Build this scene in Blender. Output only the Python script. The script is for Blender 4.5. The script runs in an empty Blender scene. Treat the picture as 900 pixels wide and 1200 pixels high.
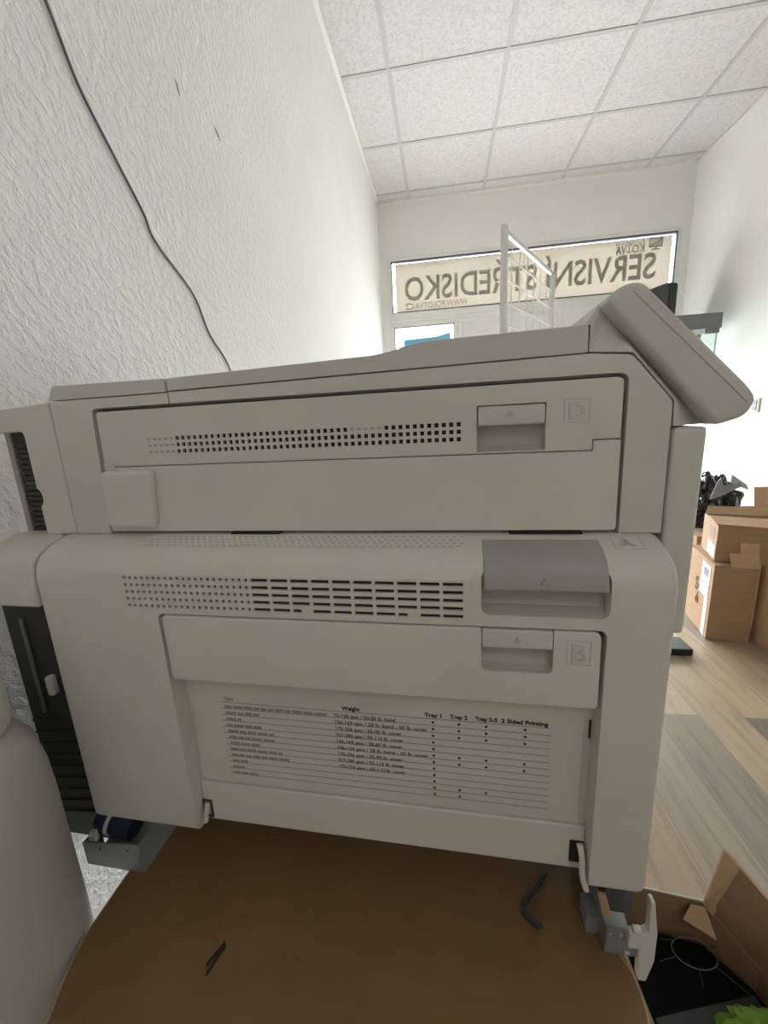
import bpy, bmesh, math, random
from mathutils import Vector, Matrix, noise
random.seed(7)
PI = math.pi
S = bpy.context.scene
COL = S.collection
YAW = 0.0350005

# ------------------------------------------------------------------ materials
def mat(name, color=(.5, .5, .5), rough=.5, metal=0., spec=.5):
    m = bpy.data.materials.new(name); m.use_nodes = True
    b = m.node_tree.nodes['Principled BSDF']
    b.inputs['Base Color'].default_value = (*color, 1)
    b.inputs['Roughness'].default_value = rough
    b.inputs['Metallic'].default_value = metal
    b.inputs['Specular IOR Level'].default_value = spec
    return m
def nd(m, t, **kw):
    n = m.node_tree.nodes.new(t)
    for k, v in kw.items():
        if hasattr(n, k) and k not in n.inputs: setattr(n, k, v)
        else: n.inputs[k].default_value = v
    return n
def lk(m, a, b): m.node_tree.links.new(a, b)
def bsdf(m): return m.node_tree.nodes['Principled BSDF']
def coords(m, scale=(1, 1, 1), rot=(0, 0, 0)):
    tc = nd(m, 'ShaderNodeTexCoord'); mp = nd(m, 'ShaderNodeMapping')
    mp.inputs['Scale'].default_value = scale; mp.inputs['Rotation'].default_value = rot
    lk(m, tc.outputs['Object'], mp.inputs['Vector']); return mp.outputs['Vector']
def ramp(m, fac, stops):
    r = nd(m, 'ShaderNodeValToRGB'); e = r.color_ramp.elements
    while len(e) < len(stops): e.new(.5)
    for i, (p, c) in enumerate(stops):
        e[i].position = p; e[i].color = (*c, 1) if len(c) == 3 else c
    lk(m, fac, r.inputs['Fac']); return r.outputs['Color']
def bump(m, h, strength, dist):
    b = nd(m, 'ShaderNodeBump', Strength=strength, Distance=dist)
    lk(m, h, b.inputs['Height']); lk(m, b.outputs['Normal'], bsdf(m).inputs['Normal']); return b

def plastic(name, c, rough=.45, var=.05):
    m = mat(name, c, rough)
    n = nd(m, 'ShaderNodeTexNoise', Scale=9., Detail=4.); lk(m, coords(m), n.inputs['Vector'])
    lk(m, ramp(m, n.outputs['Fac'], [(.3, tuple(x*(1-var) for x in c)), (.7, tuple(x*(1+var*.5) for x in c))]), bsdf(m).inputs['Base Color'])
    f = nd(m, 'ShaderNodeTexNoise', Scale=900., Detail=2.); lk(m, coords(m), f.inputs['Vector'])
    bump(m, f.outputs['Fac'], .06, .001)
    return m
P_BODY = plastic('warm_white_plastic', (.68, .64, .585))
P_LID = plastic('cool_white_plastic', (.64, .62, .59), .5)
P_DOOR = plastic('door_white_plastic', (.685, .645, .59))
P_HANDLE = plastic('grey_handle_plastic', (.37, .36, .34), .45)
P_RECESS = plastic('grey_recess_plastic', (.47, .445, .41), .5)
P_EMB = plastic('embossed_plastic', (.60, .56, .51), .5)
P_LABEL = plastic('label_plastic', (.65, .615, .555), .5)
P_GREY = plastic('mid_grey_plastic', (.20, .20, .19), .5)
DARK = mat('opening_shade', (.018, .017, .016), .7)  # near-black stands in for the shade inside vents, slots and seams
SHADE = plastic('dark_grey_plastic', (.055, .055, .05), .6)
FAINT = mat('dimple_shade', (.45, .43, .40), .6)  # grey that paints the shade of shallow vent dimples
INK = mat('printed_ink', (.03, .03, .03), .6)
INK_FAINT = mat('faint_printed_ink', (.30, .29, .27), .6)
STEEL = plastic('galvanised_steel', (.30, .32, .31), .45); bsdf(STEEL).inputs['Metallic'].default_value = .35
BLUE = mat('dark_blue_rubber', (.02, .025, .06), .45)
BLACK = mat('black_plastic', (.012, .013, .014), .4)
CHAR = plastic('charcoal_plastic', (.045, .048, .05), .5)
WHITEM = mat('white_painted_metal', (.78, .77, .74), .4)
PVC = plastic('white_window_frame', (.72, .72, .70), .4)
CANISTER = plastic('smooth_white_plastic', (.50, .495, .475), .5)
CAP = plastic('lighter_white_plastic', (.72, .71, .68), .5)
PAPER = mat('white_paper', (.80, .80, .79), .8)

def wall_mat(name, c, scale, strength, dist, spots=()):
    m = mat(name, c, .85, spec=.2)
    tc0 = nd(m, 'ShaderNodeTexCoord'); mp0 = nd(m, 'ShaderNodeMapping', vector_type='TEXTURE')
    mp0.inputs['Rotation'].default_value = (.69, 0, 0); mp0.inputs['Scale'].default_value = (1, 1, 1.35)
    lk(m, tc0.outputs['Object'], mp0.inputs['Vector']); v = mp0.outputs['Vector']
    n1 = nd(m, 'ShaderNodeTexNoise', Scale=scale, Detail=5., Roughness=.55, Distortion=.15); lk(m, v, n1.inputs['Vector'])
    h = ramp(m, n1.outputs['Fac'], [(.44, (0, 0, 0)), (.50, (.30,)*3), (.60, (1, 1, 1))])
    n2 = nd(m, 'ShaderNodeTexNoise', Scale=scale*3.2, Detail=3.); lk(m, v, n2.inputs['Vector'])
    mx = nd(m, 'ShaderNodeMix', data_type='RGBA'); mx.inputs[0].default_value = .22
    lk(m, h, mx.inputs[6]); lk(m, n2.outputs['Fac'], mx.inputs[7])
    bump(m, mx.outputs[2], strength, dist)
    n3 = nd(m, 'ShaderNodeTexNoise', Scale=2.2, Detail=4.); lk(m, coords(m), n3.inputs['Vector'])
    base = ramp(m, n3.outputs['Fac'], [(.3, tuple(x*.95 for x in c)), (.7, c)])
    for (p, r, rot, col) in spots:                                    # small scuffs of the wall's own
        tc = nd(m, 'ShaderNodeTexCoord'); mp = nd(m, 'ShaderNodeMapping', vector_type='TEXTURE')
        mp.inputs['Location'].default_value = p; mp.inputs['Rotation'].default_value = rot; mp.inputs['Scale'].default_value = r
        lk(m, tc.outputs['Object'], mp.inputs['Vector'])
        ln = nd(m, 'ShaderNodeVectorMath', operation='LENGTH'); lk(m, mp.outputs['Vector'], ln.inputs[0])
        cr = nd(m, 'ShaderNodeMapRange'); cr.inputs[1].default_value = .6; cr.inputs[2].default_value = 1.0
        cr.inputs[3].default_value = 1; cr.inputs[4].default_value = 0
        lk(m, ln.outputs['Value'], cr.inputs[0])
        mm = nd(m, 'ShaderNodeMix', data_type='RGBA'); lk(m, cr.outputs[0], mm.inputs[0]); lk(m, base, mm.inputs[6])
        mm.inputs[7].default_value = (*col, 1); base = mm.outputs[2]
    lk(m, base, bsdf(m).inputs['Base Color'])
    return m
WALL_L = wall_mat('roughcast_white_wall', (.90, .90, .89), 82, .46, .006,
                  [((-.545, .979, 1.708), (.02, .004, .017), (.45, 0, 0), (.20, .20, .20)),
                   ((-.545, 1.139, 1.7146), (.02, .005, .019), (.9, 0, 0), (.18, .18, .18))])
WALL_R = wall_mat('fine_rough_white_wall', (.89, .885, .87), 34, .5, .006)
WALL_F = wall_mat('smooth_white_wall', (.82, .815, .795), 30, .08, .004)

CEIL = mat('mineral_fibre_tile', (.85, .85, .84), .9, spec=.1)
_v = coords(CEIL)
_n = nd(CEIL, 'ShaderNodeTexNoise', Scale=58., Detail=4., Roughness=.6, Distortion=.8); lk(CEIL, _v, _n.inputs['Vector'])
_h = ramp(CEIL, _n.outputs['Fac'], [(.36, (0, 0, 0)), (.50, (1, 1, 1))])
bump(CEIL, _h, .4, .004)
lk(CEIL, ramp(CEIL, _n.outputs['Fac'], [(.36, (.58, .58, .58)), (.56, (.68, .68, .685))]), bsdf(CEIL).inputs['Base Color'])

FLOOR = mat('oak_plank_floor', (.5, .4, .3), .38)
_v = coords(FLOOR, rot=(0, 0, PI/2))
_b = nd(FLOOR, 'ShaderNodeTexBrick', offset=.37, offset_frequency=2, squash=1., Scale=1.)
for k, v in {'Color1': (0, 0, 0, 1), 'Color2': (1, 1, 1, 1), 'Mortar': (.5, .5, .5, 1), 'Mortar Size': .0012, 'Mortar Smooth': .1,
             'Brick Width': 1.29, 'Row Height': .135, 'Bias': 0.}.items(): _b.inputs[k].default_value = v
lk(FLOOR, _v, _b.inputs['Vector'])
_c = ramp(FLOOR, _b.outputs['Color'], [(0, (.155, .125, .095)), (.25, (.31, .235, .16)), (.6, (.385, .295, .20)), (.85, (.27, .22, .17)), (1, (.175, .145, .115))])
_g = nd(FLOOR, 'ShaderNodeTexNoise', Scale=5., Detail=8., Roughness=.65, Distortion=.6); lk(FLOOR, coords(FLOOR, (7, .6, 1)), _g.inputs['Vector'])
_gc = ramp(FLOOR, _g.outputs['Fac'], [(.25, (.58, .56, .54)), (.5, (1, 1, 1)), (.8, (1.22, 1.18, 1.12))])
_m = nd(FLOOR, 'ShaderNodeMix', data_type='RGBA', blend_type='MULTIPLY'); _m.inputs[0].default_value = .9
lk(FLOOR, _c, _m.inputs[6]); lk(FLOOR, _gc, _m.inputs[7])
_m2 = nd(FLOOR, 'ShaderNodeMix', data_type='RGBA'); lk(FLOOR, _b.outputs['Fac'], _m2.inputs[0]); lk(FLOOR, _m.outputs[2], _m2.inputs[6])
_m2.inputs[7].default_value = (.20, .16, .12, 1)
lk(FLOOR, _m2.outputs[2], bsdf(FLOOR).inputs['Base Color'])

def woody(name, c, sc=(2, 14, 14), var=.25, rough=.5):
    m = mat(name, c, rough)
    n = nd(m, 'ShaderNodeTexNoise', Scale=3., Detail=6., Distortion=.4); lk(m, coords(m, sc), n.inputs['Vector'])
    lk(m, ramp(m, n.outputs['Fac'], [(.3, tuple(x*(1-var) for x in c)), (.7, tuple(x*(1+var*.4) for x in c))]), bsdf(m).inputs['Base Color'])
    return m
TABLE = woody('brown_table_board', (.215, .125, .050), (5, 9, 9), .12, .42)
EDGE = woody('lit_table_edge', (.50, .37, .22), (3, 3, 3), .1)  # paler than the top: light on the edge put into its colour
CARD = woody('brown_cardboard', (.40, .25, .145), (5, 5, 40), .12, .85)
CARD_IN = woody('cardboard_inside', (.36, .235, .13), (5, 5, 40), .12, .85)
CARD_L = woody('pale_and_lit_cardboard', (.55, .36, .22), (5, 5, 40), .08, .85)  # paler board; on the open box flaps it carries the light

def glass(name, tint=(.97, .99, .98), gl=.06):
    m = bpy.data.materials.new(name); m.use_nodes = True; t = m.node_tree; t.nodes.clear()
    o = t.nodes.new('ShaderNodeOutputMaterial'); mx = t.nodes.new('ShaderNodeMixShader'); mx.inputs[0].default_value = gl
    a = t.nodes.new('ShaderNodeBsdfTransparent'); a.inputs[0].default_value = (*tint, 1)
    b = t.nodes.new('ShaderNodeBsdfGlossy'); b.inputs['Roughness'].default_value = .02
    t.links.new(a.outputs[0], mx.inputs[1]); t.links.new(b.outputs[0], mx.inputs[2]); t.links.new(mx.outputs[0], o.inputs[0])
    return m
GLASS = glass('clear_glass'); GLASS_G = glass('green_tinted_glass', (.95, .975, .965), .05); GLASS_E = glass('glass_edge', (.40, .50, .46), .2)
def film(name, dif, tr, mixf=.5):
    m = bpy.data.materials.new(name); m.use_nodes = True; t = m.node_tree; t.nodes.clear()
    o = t.nodes.new('ShaderNodeOutputMaterial'); mx = t.nodes.new('ShaderNodeMixShader'); mx.inputs[0].default_value = mixf
    a = t.nodes.new('ShaderNodeBsdfDiffuse'); a.inputs[0].default_value = (*dif, 1)
    b = t.nodes.new('ShaderNodeBsdfTranslucent'); b.inputs[0].default_value = (*tr, 1)
    t.links.new(a.outputs[0], mx.inputs[1]); t.links.new(b.outputs[0], mx.inputs[2]); t.links.new(mx.outputs[0], o.inputs[0])
    return m
FILM = film('beige_sign_film', (.66, .60, .52), (.33, .308, .275))
FILM_W = film('white_frosted_film', (.7, .7, .7), (.085, .086, .088))
POSTER = film('blue_poster_print', (.30, .68, .85), (.16, .38, .50), .5)
POSTER_W = film('white_poster_print', (.8, .82, .82), (.5, .52, .52), .4)
LETTER = mat('taupe_lettering', (.33, .295, .26), .7)
LETTER_F = mat('pale_taupe_lettering', (.30, .27, .235), .7)
GREEN = plastic('bright_green_cloth', (.16, .30, .03), .8)
BAG = mat('black_bin_bag', (.014, .014, .016), .22)
BAG_G = mat('silver_grey_foil', (.24, .24, .25), .3)

# ------------------------------------------------------------------ mesh helpers
def B(): return bmesh.new()
def box(bm, x0, x1, y0, y1, z0, z1):
    return hexa(bm, [(x0, y0, z0), (x1, y0, z0), (x1, y1, z0), (x0, y1, z0), (x0, y0, z1), (x1, y0, z1), (x1, y1, z1), (x0, y1, z1)])
def hexa(bm, p):
    v = [bm.verts.new(q) for q in p]
    for f in ((0, 3, 2, 1), (4, 5, 6, 7), (0, 1, 5, 4), (1, 2, 6, 5), (2, 3, 7, 6), (3, 0, 4, 7)): bm.faces.new([v[i] for i in f])
def loft(bm, rings, closed=True, caps=True):
    R = [[bm.verts.new(p) for p in r] for r in rings]; n = len(R[0])
    for a, b in zip(R, R[1:]):
        for i in range(n if closed else n-1):
            j = (i+1) % n; bm.faces.new((a[i], a[j], b[j], b[i]))
    if caps: bm.faces.new(R[0][::-1]); bm.faces.new(R[-1])
def pxz(bm, poly, y0, y1): loft(bm, [[(x, y, z) for x, z in poly] for y in (y0, y1)])
def pyz(bm, poly, x0, x1): loft(bm, [[(x, y, z) for y, z in poly] for x in (x0, x1)])
def pxy(bm, poly, z0, z1): loft(bm, [[(x, y, z) for x, y in poly] for z in (z0, z1)])
def rrect(x0, x1, z0, z1, r, n=5):
    out = []
    for cx, cz, a in ((x1-r, z1-r, 0), (x0+r, z1-r, 90), (x0+r, z0+r, 180), (x1-r, z0+r, 270)):
        for k in range(n+1):
            t = math.radians(a+90*k/n); out.append((cx+r*math.cos(t), cz+r*math.sin(t)))
    return out
def rpoly(pts, r, n=5):
    """polygon with each corner rounded; a corner (x, z, r) has a radius of its own"""
    out = []; m = len(pts)
    for i in range(m):
        p = Vector(pts[i][:2]); a = Vector(pts[i-1][:2]); b = Vector(pts[(i+1) % m][:2])
        rr = pts[i][2] if len(pts[i]) > 2 else r
        da, db = (a-p), (b-p); k = min(rr, da.length*.45, db.length*.45)
        if k < 1e-5: out.append(tuple(p)); continue
        s, e = p+da.normalized()*k, p+db.normalized()*k
        for j in range(n+1):
            t = j/n; q = s*(1-t)**2+p*2*t*(1-t)+e*t*t; out.append(tuple(q))
    return out
def tube(bm, pts, r, n=8):
    pts = [Vector(p) for p in pts]; rings = []; up = None
    for i, p in enumerate(pts):
        t = (pts[min(i+1, len(pts)-1)]-pts[max(i-1, 0)]).normalized()
        if up is None: up = t.orthogonal().normalized()
        u = (up-t*up.dot(t)).normalized(); w = t.cross(u); up = u
        rings.append([p+(u*math.cos(2*PI*k/n)+w*math.sin(2*PI*k/n))*r for k in range(n)])
    loft(bm, rings)
def smooth_path(pts, n=8):
    P = [Vector(p) for p in pts]; out = []
    for i in range(len(P)-1):
        a, b, c, d = P[max(i-1, 0)], P[i], P[i+1], P[min(i+2, len(P)-1)]
        for k in range(n):
            t = k/n; out.append(.5*((2*b)+(c-a)*t+(2*a-5*b+4*c-d)*t*t+(3*b-a-3*c+d)*t**3))
    return out+[P[-1]]
def lathe(bm, prof, c, n=40):
    loft(bm, [[(c[0]+r*math.cos(2*PI*k/n), c[1]+r*math.sin(2*PI*k/n), c[2]+z) for k in range(n)] for r, z in prof])
def slabq(bm, a, b_, c, d, th):
    """a quad sheet with a thickness"""
    a, b_, c, d = map(Vector, (a, b_, c, d)); n = (b_-a).cross(d-a).normalized()*th
    hexa(bm, [a, b_, c, d, a+n, b_+n, c+n, d+n])
def perf(bm, u0, u1, v0, v1, holes, fr, depth):
    """a plate with rectangular holes that run back by depth; fr maps (u, v, d) to a point"""
    us = sorted({round(a, 6) for h in holes for a in h[:2]} | {round(u0, 6), round(u1, 6)})
    vs = sorted({round(a, 6) for h in holes for a in h[2:]} | {round(v0, 6), round(v1, 6)})
    V = {}
    def vert(i, j):
        if (i, j) not in V: V[i, j] = bm.verts.new(fr(us[i], vs[j], 0))
        return V[i, j]
    for i in range(len(us)-1):
        for j in range(len(vs)-1):
            cu, cv = (us[i]+us[i+1])/2, (vs[j]+vs[j+1])/2
            if any(h[0] < cu < h[1] and h[2] < cv < h[3] for h in holes): continue
            bm.faces.new((vert(i, j), vert(i+1, j), vert(i+1, j+1), vert(i, j+1)))
    for a, b, c, d in list(holes)+[(u0, u1, v0, v1)]:
        f = [bm.verts.new(fr(u, v, 0)) for u, v in ((a, c), (b, c), (b, d), (a, d))]
        g = [bm.verts.new(fr(u, v, depth)) for u, v in ((a, c), (b, c), (b, d), (a, d))]
        for k in range(4): bm.faces.new((f[k], f[(k+1) % 4], g[(k+1) % 4], g[k]))
def text(bm, body, size, O, U, V, ext=.0004, width=None, align='LEFT', bold=0.):
    c = bpy.data.curves.new('tmp_text', 'FONT'); c.body = body; c.size = size; c.extrude = ext; c.offset = bold; c.resolution_u = 3
    o = bpy.data.objects.new('tmp_text', c); COL.objects.link(o)
    me = bpy.data.meshes.new_from_object(o.evaluated_get(bpy.context.evaluated_depsgraph_get()))
    xs = [v.co.x for v in me.vertices]
    x0, x1 = min(xs), max(xs); k = (width/(x1-x0)) if width else 1.
    off = {'LEFT': 0, 'CENTER': (x1+x0)/2, 'RIGHT': x1}[align]
    O, U, V = Vector(O), Vector(U), Vector(V); N = U.cross(V)
    vs = [bm.verts.new(O+U*((v.co.x-off)*k)+V*v.co.y+N*v.co.z) for v in me.vertices]
    for p in me.polygons:
        try: bm.faces.new([vs[i] for i in p.vertices])
        except ValueError: pass
    bpy.data.objects.remove(o); bpy.data.meshes.remove(me); bpy.data.curves.remove(c)

BASE = {}
def finish(o, bevel, seg, ang):
    if bevel:
        m = o.modifiers.new('edge', 'BEVEL'); m.width = bevel; m.segments = seg; m.limit_method = 'ANGLE'; m.angle_limit = math.radians(ang)
        m.use_clamp_overlap = True
def bake(o):
    dg = bpy.context.evaluated_depsgraph_get(); me = bpy.data.meshes.new_from_object(o.evaluated_get(dg))
    o.modifiers.clear(); o.data = me
def obj(name, bm, m, parent=None, base=None, bevel=0, seg=2, ang=40, cut=(), post=0, sharp=32):
    """one mesh object; cut is a list of solids taken out of it"""
    b = Vector(BASE[parent.name]) if parent is not None else Vector(base or (0, 0, 0))
    bmesh.ops.recalc_face_normals(bm, faces=bm.faces)
    bmesh.ops.translate(bm, verts=bm.verts, vec=-b)
    me = bpy.data.meshes.new(name); bm.to_mesh(me); bm.free()
    o = bpy.data.objects.new(name, me); COL.objects.link(o)
    if parent is not None: o.parent = parent
    else: o.location = b
    BASE[o.name] = tuple(b)
    finish(o, bevel, seg, ang)
    if cut:
        par = o.parent; o.parent = None; loc = o.location.copy(); o.location = (0, 0, 0); tmp = []
        for cb in cut:
            bmesh.ops.recalc_face_normals(cb, faces=cb.faces); bmesh.ops.translate(cb, verts=cb.verts, vec=-b)
            cm = bpy.data.meshes.new('cutter'); cb.to_mesh(cm); cb.free()
            co = bpy.data.objects.new('cutter', cm); COL.objects.link(co); tmp.append(co)
            md = o.modifiers.new('cut', 'BOOLEAN'); md.operation = 'DIFFERENCE'; md.solver = 'EXACT'; md.object = co
        bake(o)
        for co in tmp: bpy.data.objects.remove(co)
        o.parent = par; o.location = loc if par is None else (0, 0, 0)
        if post: finish(o, post, 2, 50)
    elif bevel: pass
    o.data.materials.clear(); o.data.materials.append(m)
    for p in o.data.polygons: p.use_smooth = True
    o.data.set_sharp_from_angle(angle=math.radians(sharp))
    return o
def tag(o, label=None, cat=None, group=None, kind=None):
    if label: o['label'] = label
    if cat: o['category'] = cat
    if group: o['group'] = group
    if kind: o['kind'] = kind
    return o
def thing(name, label, cat, base, group=None):
    o = bpy.data.objects.new(name, None); COL.objects.link(o); o.location = base; o.empty_display_size = .05
    BASE[o.name] = tuple(base); return tag(o, label, cat, group)
def struct(name, bm, m, label, cat, parent=None, **k):
    o = obj(name, bm, m, parent, **k)
    if parent is None: tag(o, label, cat, kind='structure')
    return o

# ================================================================== ROOM  (x right, y into the shop, z up; metres)
XL, XR, YF, YB, ZC = -.545, 2.015, 4.07, -2.7, 2.85
b = B(); box(b, XL-.12, XR+.12, YB-.12, YF+.12, -.08, 0); struct('floor', b, FLOOR, 'beige and grey oak plank floor of the shop', 'floor')
b = B(); box(b, XL-.12, XR+.12, YB-.12, YF+.12, ZC, ZC+.08); struct('ceiling', b, CEIL, 'suspended ceiling of fissured white mineral tiles', 'ceiling')
b = B()
for x in (-.262, .370, 1.000, 1.636): box(b, x-.012, x+.012, YB, YF, ZC-.004, ZC)
for k in range(11):
    y = 3.945-.625*k
    if y > YB: box(b, XL, XR, y-.012, y+.012, ZC-.0045, ZC-.0005)
struct('trim_1', b, mat('ceiling_rail_paint', (.50, .50, .50), .5), 'white grid of ceiling rails between the ceiling tiles', 'ceiling grid')
b = B(); box(b, XL, XL+.022, YB, YF, ZC-.02, ZC-.001); box(b, XR-.018, XR, YB, YF, ZC-.018, ZC-.001); box(b, XL, XR, YF-.02, YF, ZC-.02, ZC-.001)
struct('trim_2', b, WHITEM, 'white edge strip where ceiling meets the walls', 'ceiling edge trim')
b = B(); box(b, XL-.12, XL, YB-.12, YF+.12, 0, ZC); struct('wall_left', b, WALL_L, 'white roughcast wall behind the printer with a grey cable on it', 'wall')
b = B(); box(b, XR, XR+.12, YB-.12, YF+.12, 0, ZC); struct('wall_right', b, WALL_R, 'bright white textured wall behind the cardboard boxes', 'wall')
b = B(); box(b, XL, XR, YB-.12, YB, 0, ZC); struct('wall_back', b, WALL_F, 'plain white wall behind the camera', 'wall')
b = B()
box(b, XL, XR, YF, YF+.12, 2.405, ZC); box(b, XL, -.475, YF, YF+.12, 0, 2.405); box(b, 1.95, XR, YF, YF+.12, 0, 2.405)
box(b, -.475, 1.95, YF, YF+.12, 0, .10)
struct('wall_front', b, WALL_F, 'white end wall around the shop window and sign', 'wall')

# sign window (window_1): frame, glass, film, lettering
def frame_rect(bm, x0, x1, z0, z1, w, y0, y1):
    box(bm, x0, x1, y0, y1, z1-w, z1); box(bm, x0, x1, y0, y1, z0, z0+w)
    box(bm, x0, x0+w, y0, y1, z0+w, z1-w); box(bm, x1-w, x1, y0, y1, z0+w, z1-w)
w1 = thing('window_1', 'long transom window carrying the reversed shop sign', 'window', (.74, YF+.05, 1.85)); tag(w1, kind='structure')
b = B(); frame_rect(b, -.475, 1.95, 1.862, 2.405, .028, YF-.004, YF+.07); box(b, -.475, 1.95, YF-.002, YF+.07, 1.862, 1.945); obj('window_frame', b, PVC, w1, bevel=.003)
b = B(); frame_rect(b, -.447, 1.922, 1.945, 2.377, .010, YF+.004, YF+.05); obj('gasket', b, mat('dark_violet_gasket', (.07, .06, .10), .5), w1)
b = B(); box(b, -.445, 1.92, YF+.046, YF+.052, 1.947, 2.375); obj('pane', b, GLASS, w1)
b = B(); box(b, -.414, 1.899, YF+.038, YF+.040, 1.957, 2.3625); sf = obj('sign_film', b, FILM, w1)
U, V = (-1, 0, 0), (0, 0, 1)                                          # read from outside, so mirrored in here
b = B(); text(b, 'SERVISNÍ STŘEDISKO', .278, (1.79, YF+.034, 2.050), U, V, .002, 2.115, bold=.004); obj('sign_lettering', b, LETTER, sf)
b = B(); text(b, 'WWW.PCKOTVA.CZ', .075, (.235, YF+.034, 1.975), U, V, .002, .565); obj('web_address_lettering', b, LETTER_F, sf)
b = B(); text(b, 'KO', .085, (1.690, YF+.034, 2.257), U, V, .002, .095, bold=.002); text(b, 'VA', .085, (1.545, YF+.034, 2.257), U, V, .002, .085, bold=.002)
ax, az = 1.569, 2.257                                                 # anchor in place of the T
tube(b, [(ax, YF+.034, az+.004), (ax, YF+.034, az+.066)], .0035); tube(b, [(ax-.016, YF+.034, az+.056), (ax+.016, YF+.034, az+.056)], .003)
tube(b, [(ax+.02*math.sin(t), YF+.034, az+.022-.02*math.cos(t)) for t in [(-1.4+2.8*k/10) for k in range(11)]], .003)
tube(b, [(ax+.008*math.sin(t), YF+.034, az+.074+.008*math.cos(t)) for t in [2*PI*k/10 for k in range(11)]], .0025)
text(b, 'Počítačová', .036, (1.69, YF+.034, 2.322), U, V, .001, .225)
obj('name_lettering', b, LETTER_F, sf)
b = B()
pxz(b, [(1.724, 2.292), (1.822, 2.285), (1.828, 2.345), (1.728, 2.348)], YF+.035, YF+.037)
m_icon = B(); frame_rect(m_icon, 1.722, 1.826, 2.284, 2.350, .007, YF+.031, YF+.036)
box(m_icon, 1.768, 1.782, YF+.031, YF+.036, 2.270, 2.284); box(m_icon, 1.745, 1.805, YF+.031, YF+.036, 2.264, 2.271)
tube(m_icon, [(1.735, YF+.034, 2.296), (1.765, YF+.034, 2.312), (1.780, YF+.034, 2.306), (1.815, YF+.034, 2.340)], .004)
obj('screen_logo_fill', b, mat('pale_grey_logo', (.62, .60, .55), .7), sf); obj('screen_logo', m_icon, LETTER_F, sf)

# lower shop windows
w2 = thing('window_2', 'narrow shop window left of the printer hump', 'window', (-.17, YF+.05, .1)); tag(w2, kind='structure')
b = B(); frame_rect(b, -.475, .150, .10, 1.862, .038, YF-.002, YF+.07); obj('window_frame', b, PVC, w2, bevel=.003)
b = B(); frame_rect(b, -.438, .113, .137, 1.825, .008, YF+.004, YF+.05); obj('gasket', b, CHAR, w2)
b = B(); box(b, -.436, .111, YF+.046, YF+.052, .14, 1.823); obj('pane', b, GLASS, w2)
w3 = thing('window_3', 'wide shop window with white upper panels below the sign', 'window', (1.05, YF+.05, .1)); tag(w3, kind='structure')
b = B(); frame_rect(b, .150, 1.95, .10, 1.862, .038, YF-.002, YF+.07); box(b, .99, 1.05, YF-.002, YF+.07, .138, 1.824); obj('window_frame', b, PVC, w3, bevel=.003)
b = B(); box(b, .19, .99, YF+.046, YF+.052, .14, 1.823); obj('pane', b, GLASS, w3)
b = B(); box(b, 1.05, 1.91, YF+.046, YF+.052, .14, 1.823); obj('pane', b, GLASS, w3)
for x0, x1 in ((.188, .990), (1.050, 1.912)):
    b = B(); box(b, x0, x1, YF+.010, YF+.030, 1.25, 1.824); obj('upper_panel', b, PVC, w3)
po = thing('poster', 'blue and white poster in the narrow shop window', 'poster', (-.16, YF+.03, 1.30))
b = B(); box(b, -.405, .085, YF+.030, YF+.032, 1.30, 1.795); obj('sheet', b, POSTER_W, po)
b = B(); pxz(b, [(-.35, 1.40), (.07, 1.40), (.07, 1.745), (-.05, 1.72), (-.35, 1.71)], YF+.026, YF+.0285); obj('blue_field', b, POSTER, po)
b = B(); box(b, 1.00, 1.13, YF-.010, YF-.0025, 1.885, 1.930); o = obj('window_plate', b, PVC, base=(1.065, YF-.006, 1.885), bevel=.002); tag(o, 'small white plate on the frame under the sign, near the black box', 'plate')

# grey cable on the left wall
pts = [(.56, 1.74), (.6382, 1.5871), (.6724, 1.5115), (.7254, 1.4481), (.7778, 1.3879), (.8017, 1.3482), (.9053, 1.2852), (.9501, 1.2137), (1.0254, 1.1446), (1.06, 1.02), (1.04, .8), (1.05, .4), (1.05, .003)]
b = B(); tube(b, smooth_path([(XL+.0035, 1.017*y, 1+(z-1)*1.017) for y, z in pts[:-1]]+[(XL+.0035, 1.05, .003)]), .0022)
o = obj('wall_cable', b, mat('grey_cable_sheath', (.17, .155, .18), .5), base=(XL+.0035, 1.05, 0)); tag(o, 'thin dark grey cable running down the rough left wall', 'cable')

# socket on the right wall
so = thing('wall_socket', 'small pinkish socket plate low on the bright right wall by the printer panel tip', 'socket', (XR-.01, 3.07, .94))
b = B(); box(b, XR-.012, XR, 3.03, 3.10, .92, 1.01); obj('plate', b, mat('pinkish_socket_plastic', (.55, .48, .46), .5), so, bevel=.003)
b = B(); box(b, XR-.016, XR-.0115, 3.045, 3.085, .935, .965); box(b, XR-.016, XR-.0115, 3.045, 3.085, .970, .998); obj('insert', b, P_GREY, so, bevel=.001)

# ================================================================== PRINTER  (own axes turned by the small angle it stands at)
PB = Vector((-.13, .64, .4645))
rot = Matrix.Rotation(-YAW, 4, 'Z')
def pr(x, y, z): return rot @ Vector((x, y, z))
prn = thing('office_printer', 'large off-white multifunction office printer seen from its side, on the brown table', 'printer', rot @ PB)
prn.rotation_euler = (0, 0, -YAW); BASE[prn.name] = tuple(PB)
F, UP = .335, .38

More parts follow.
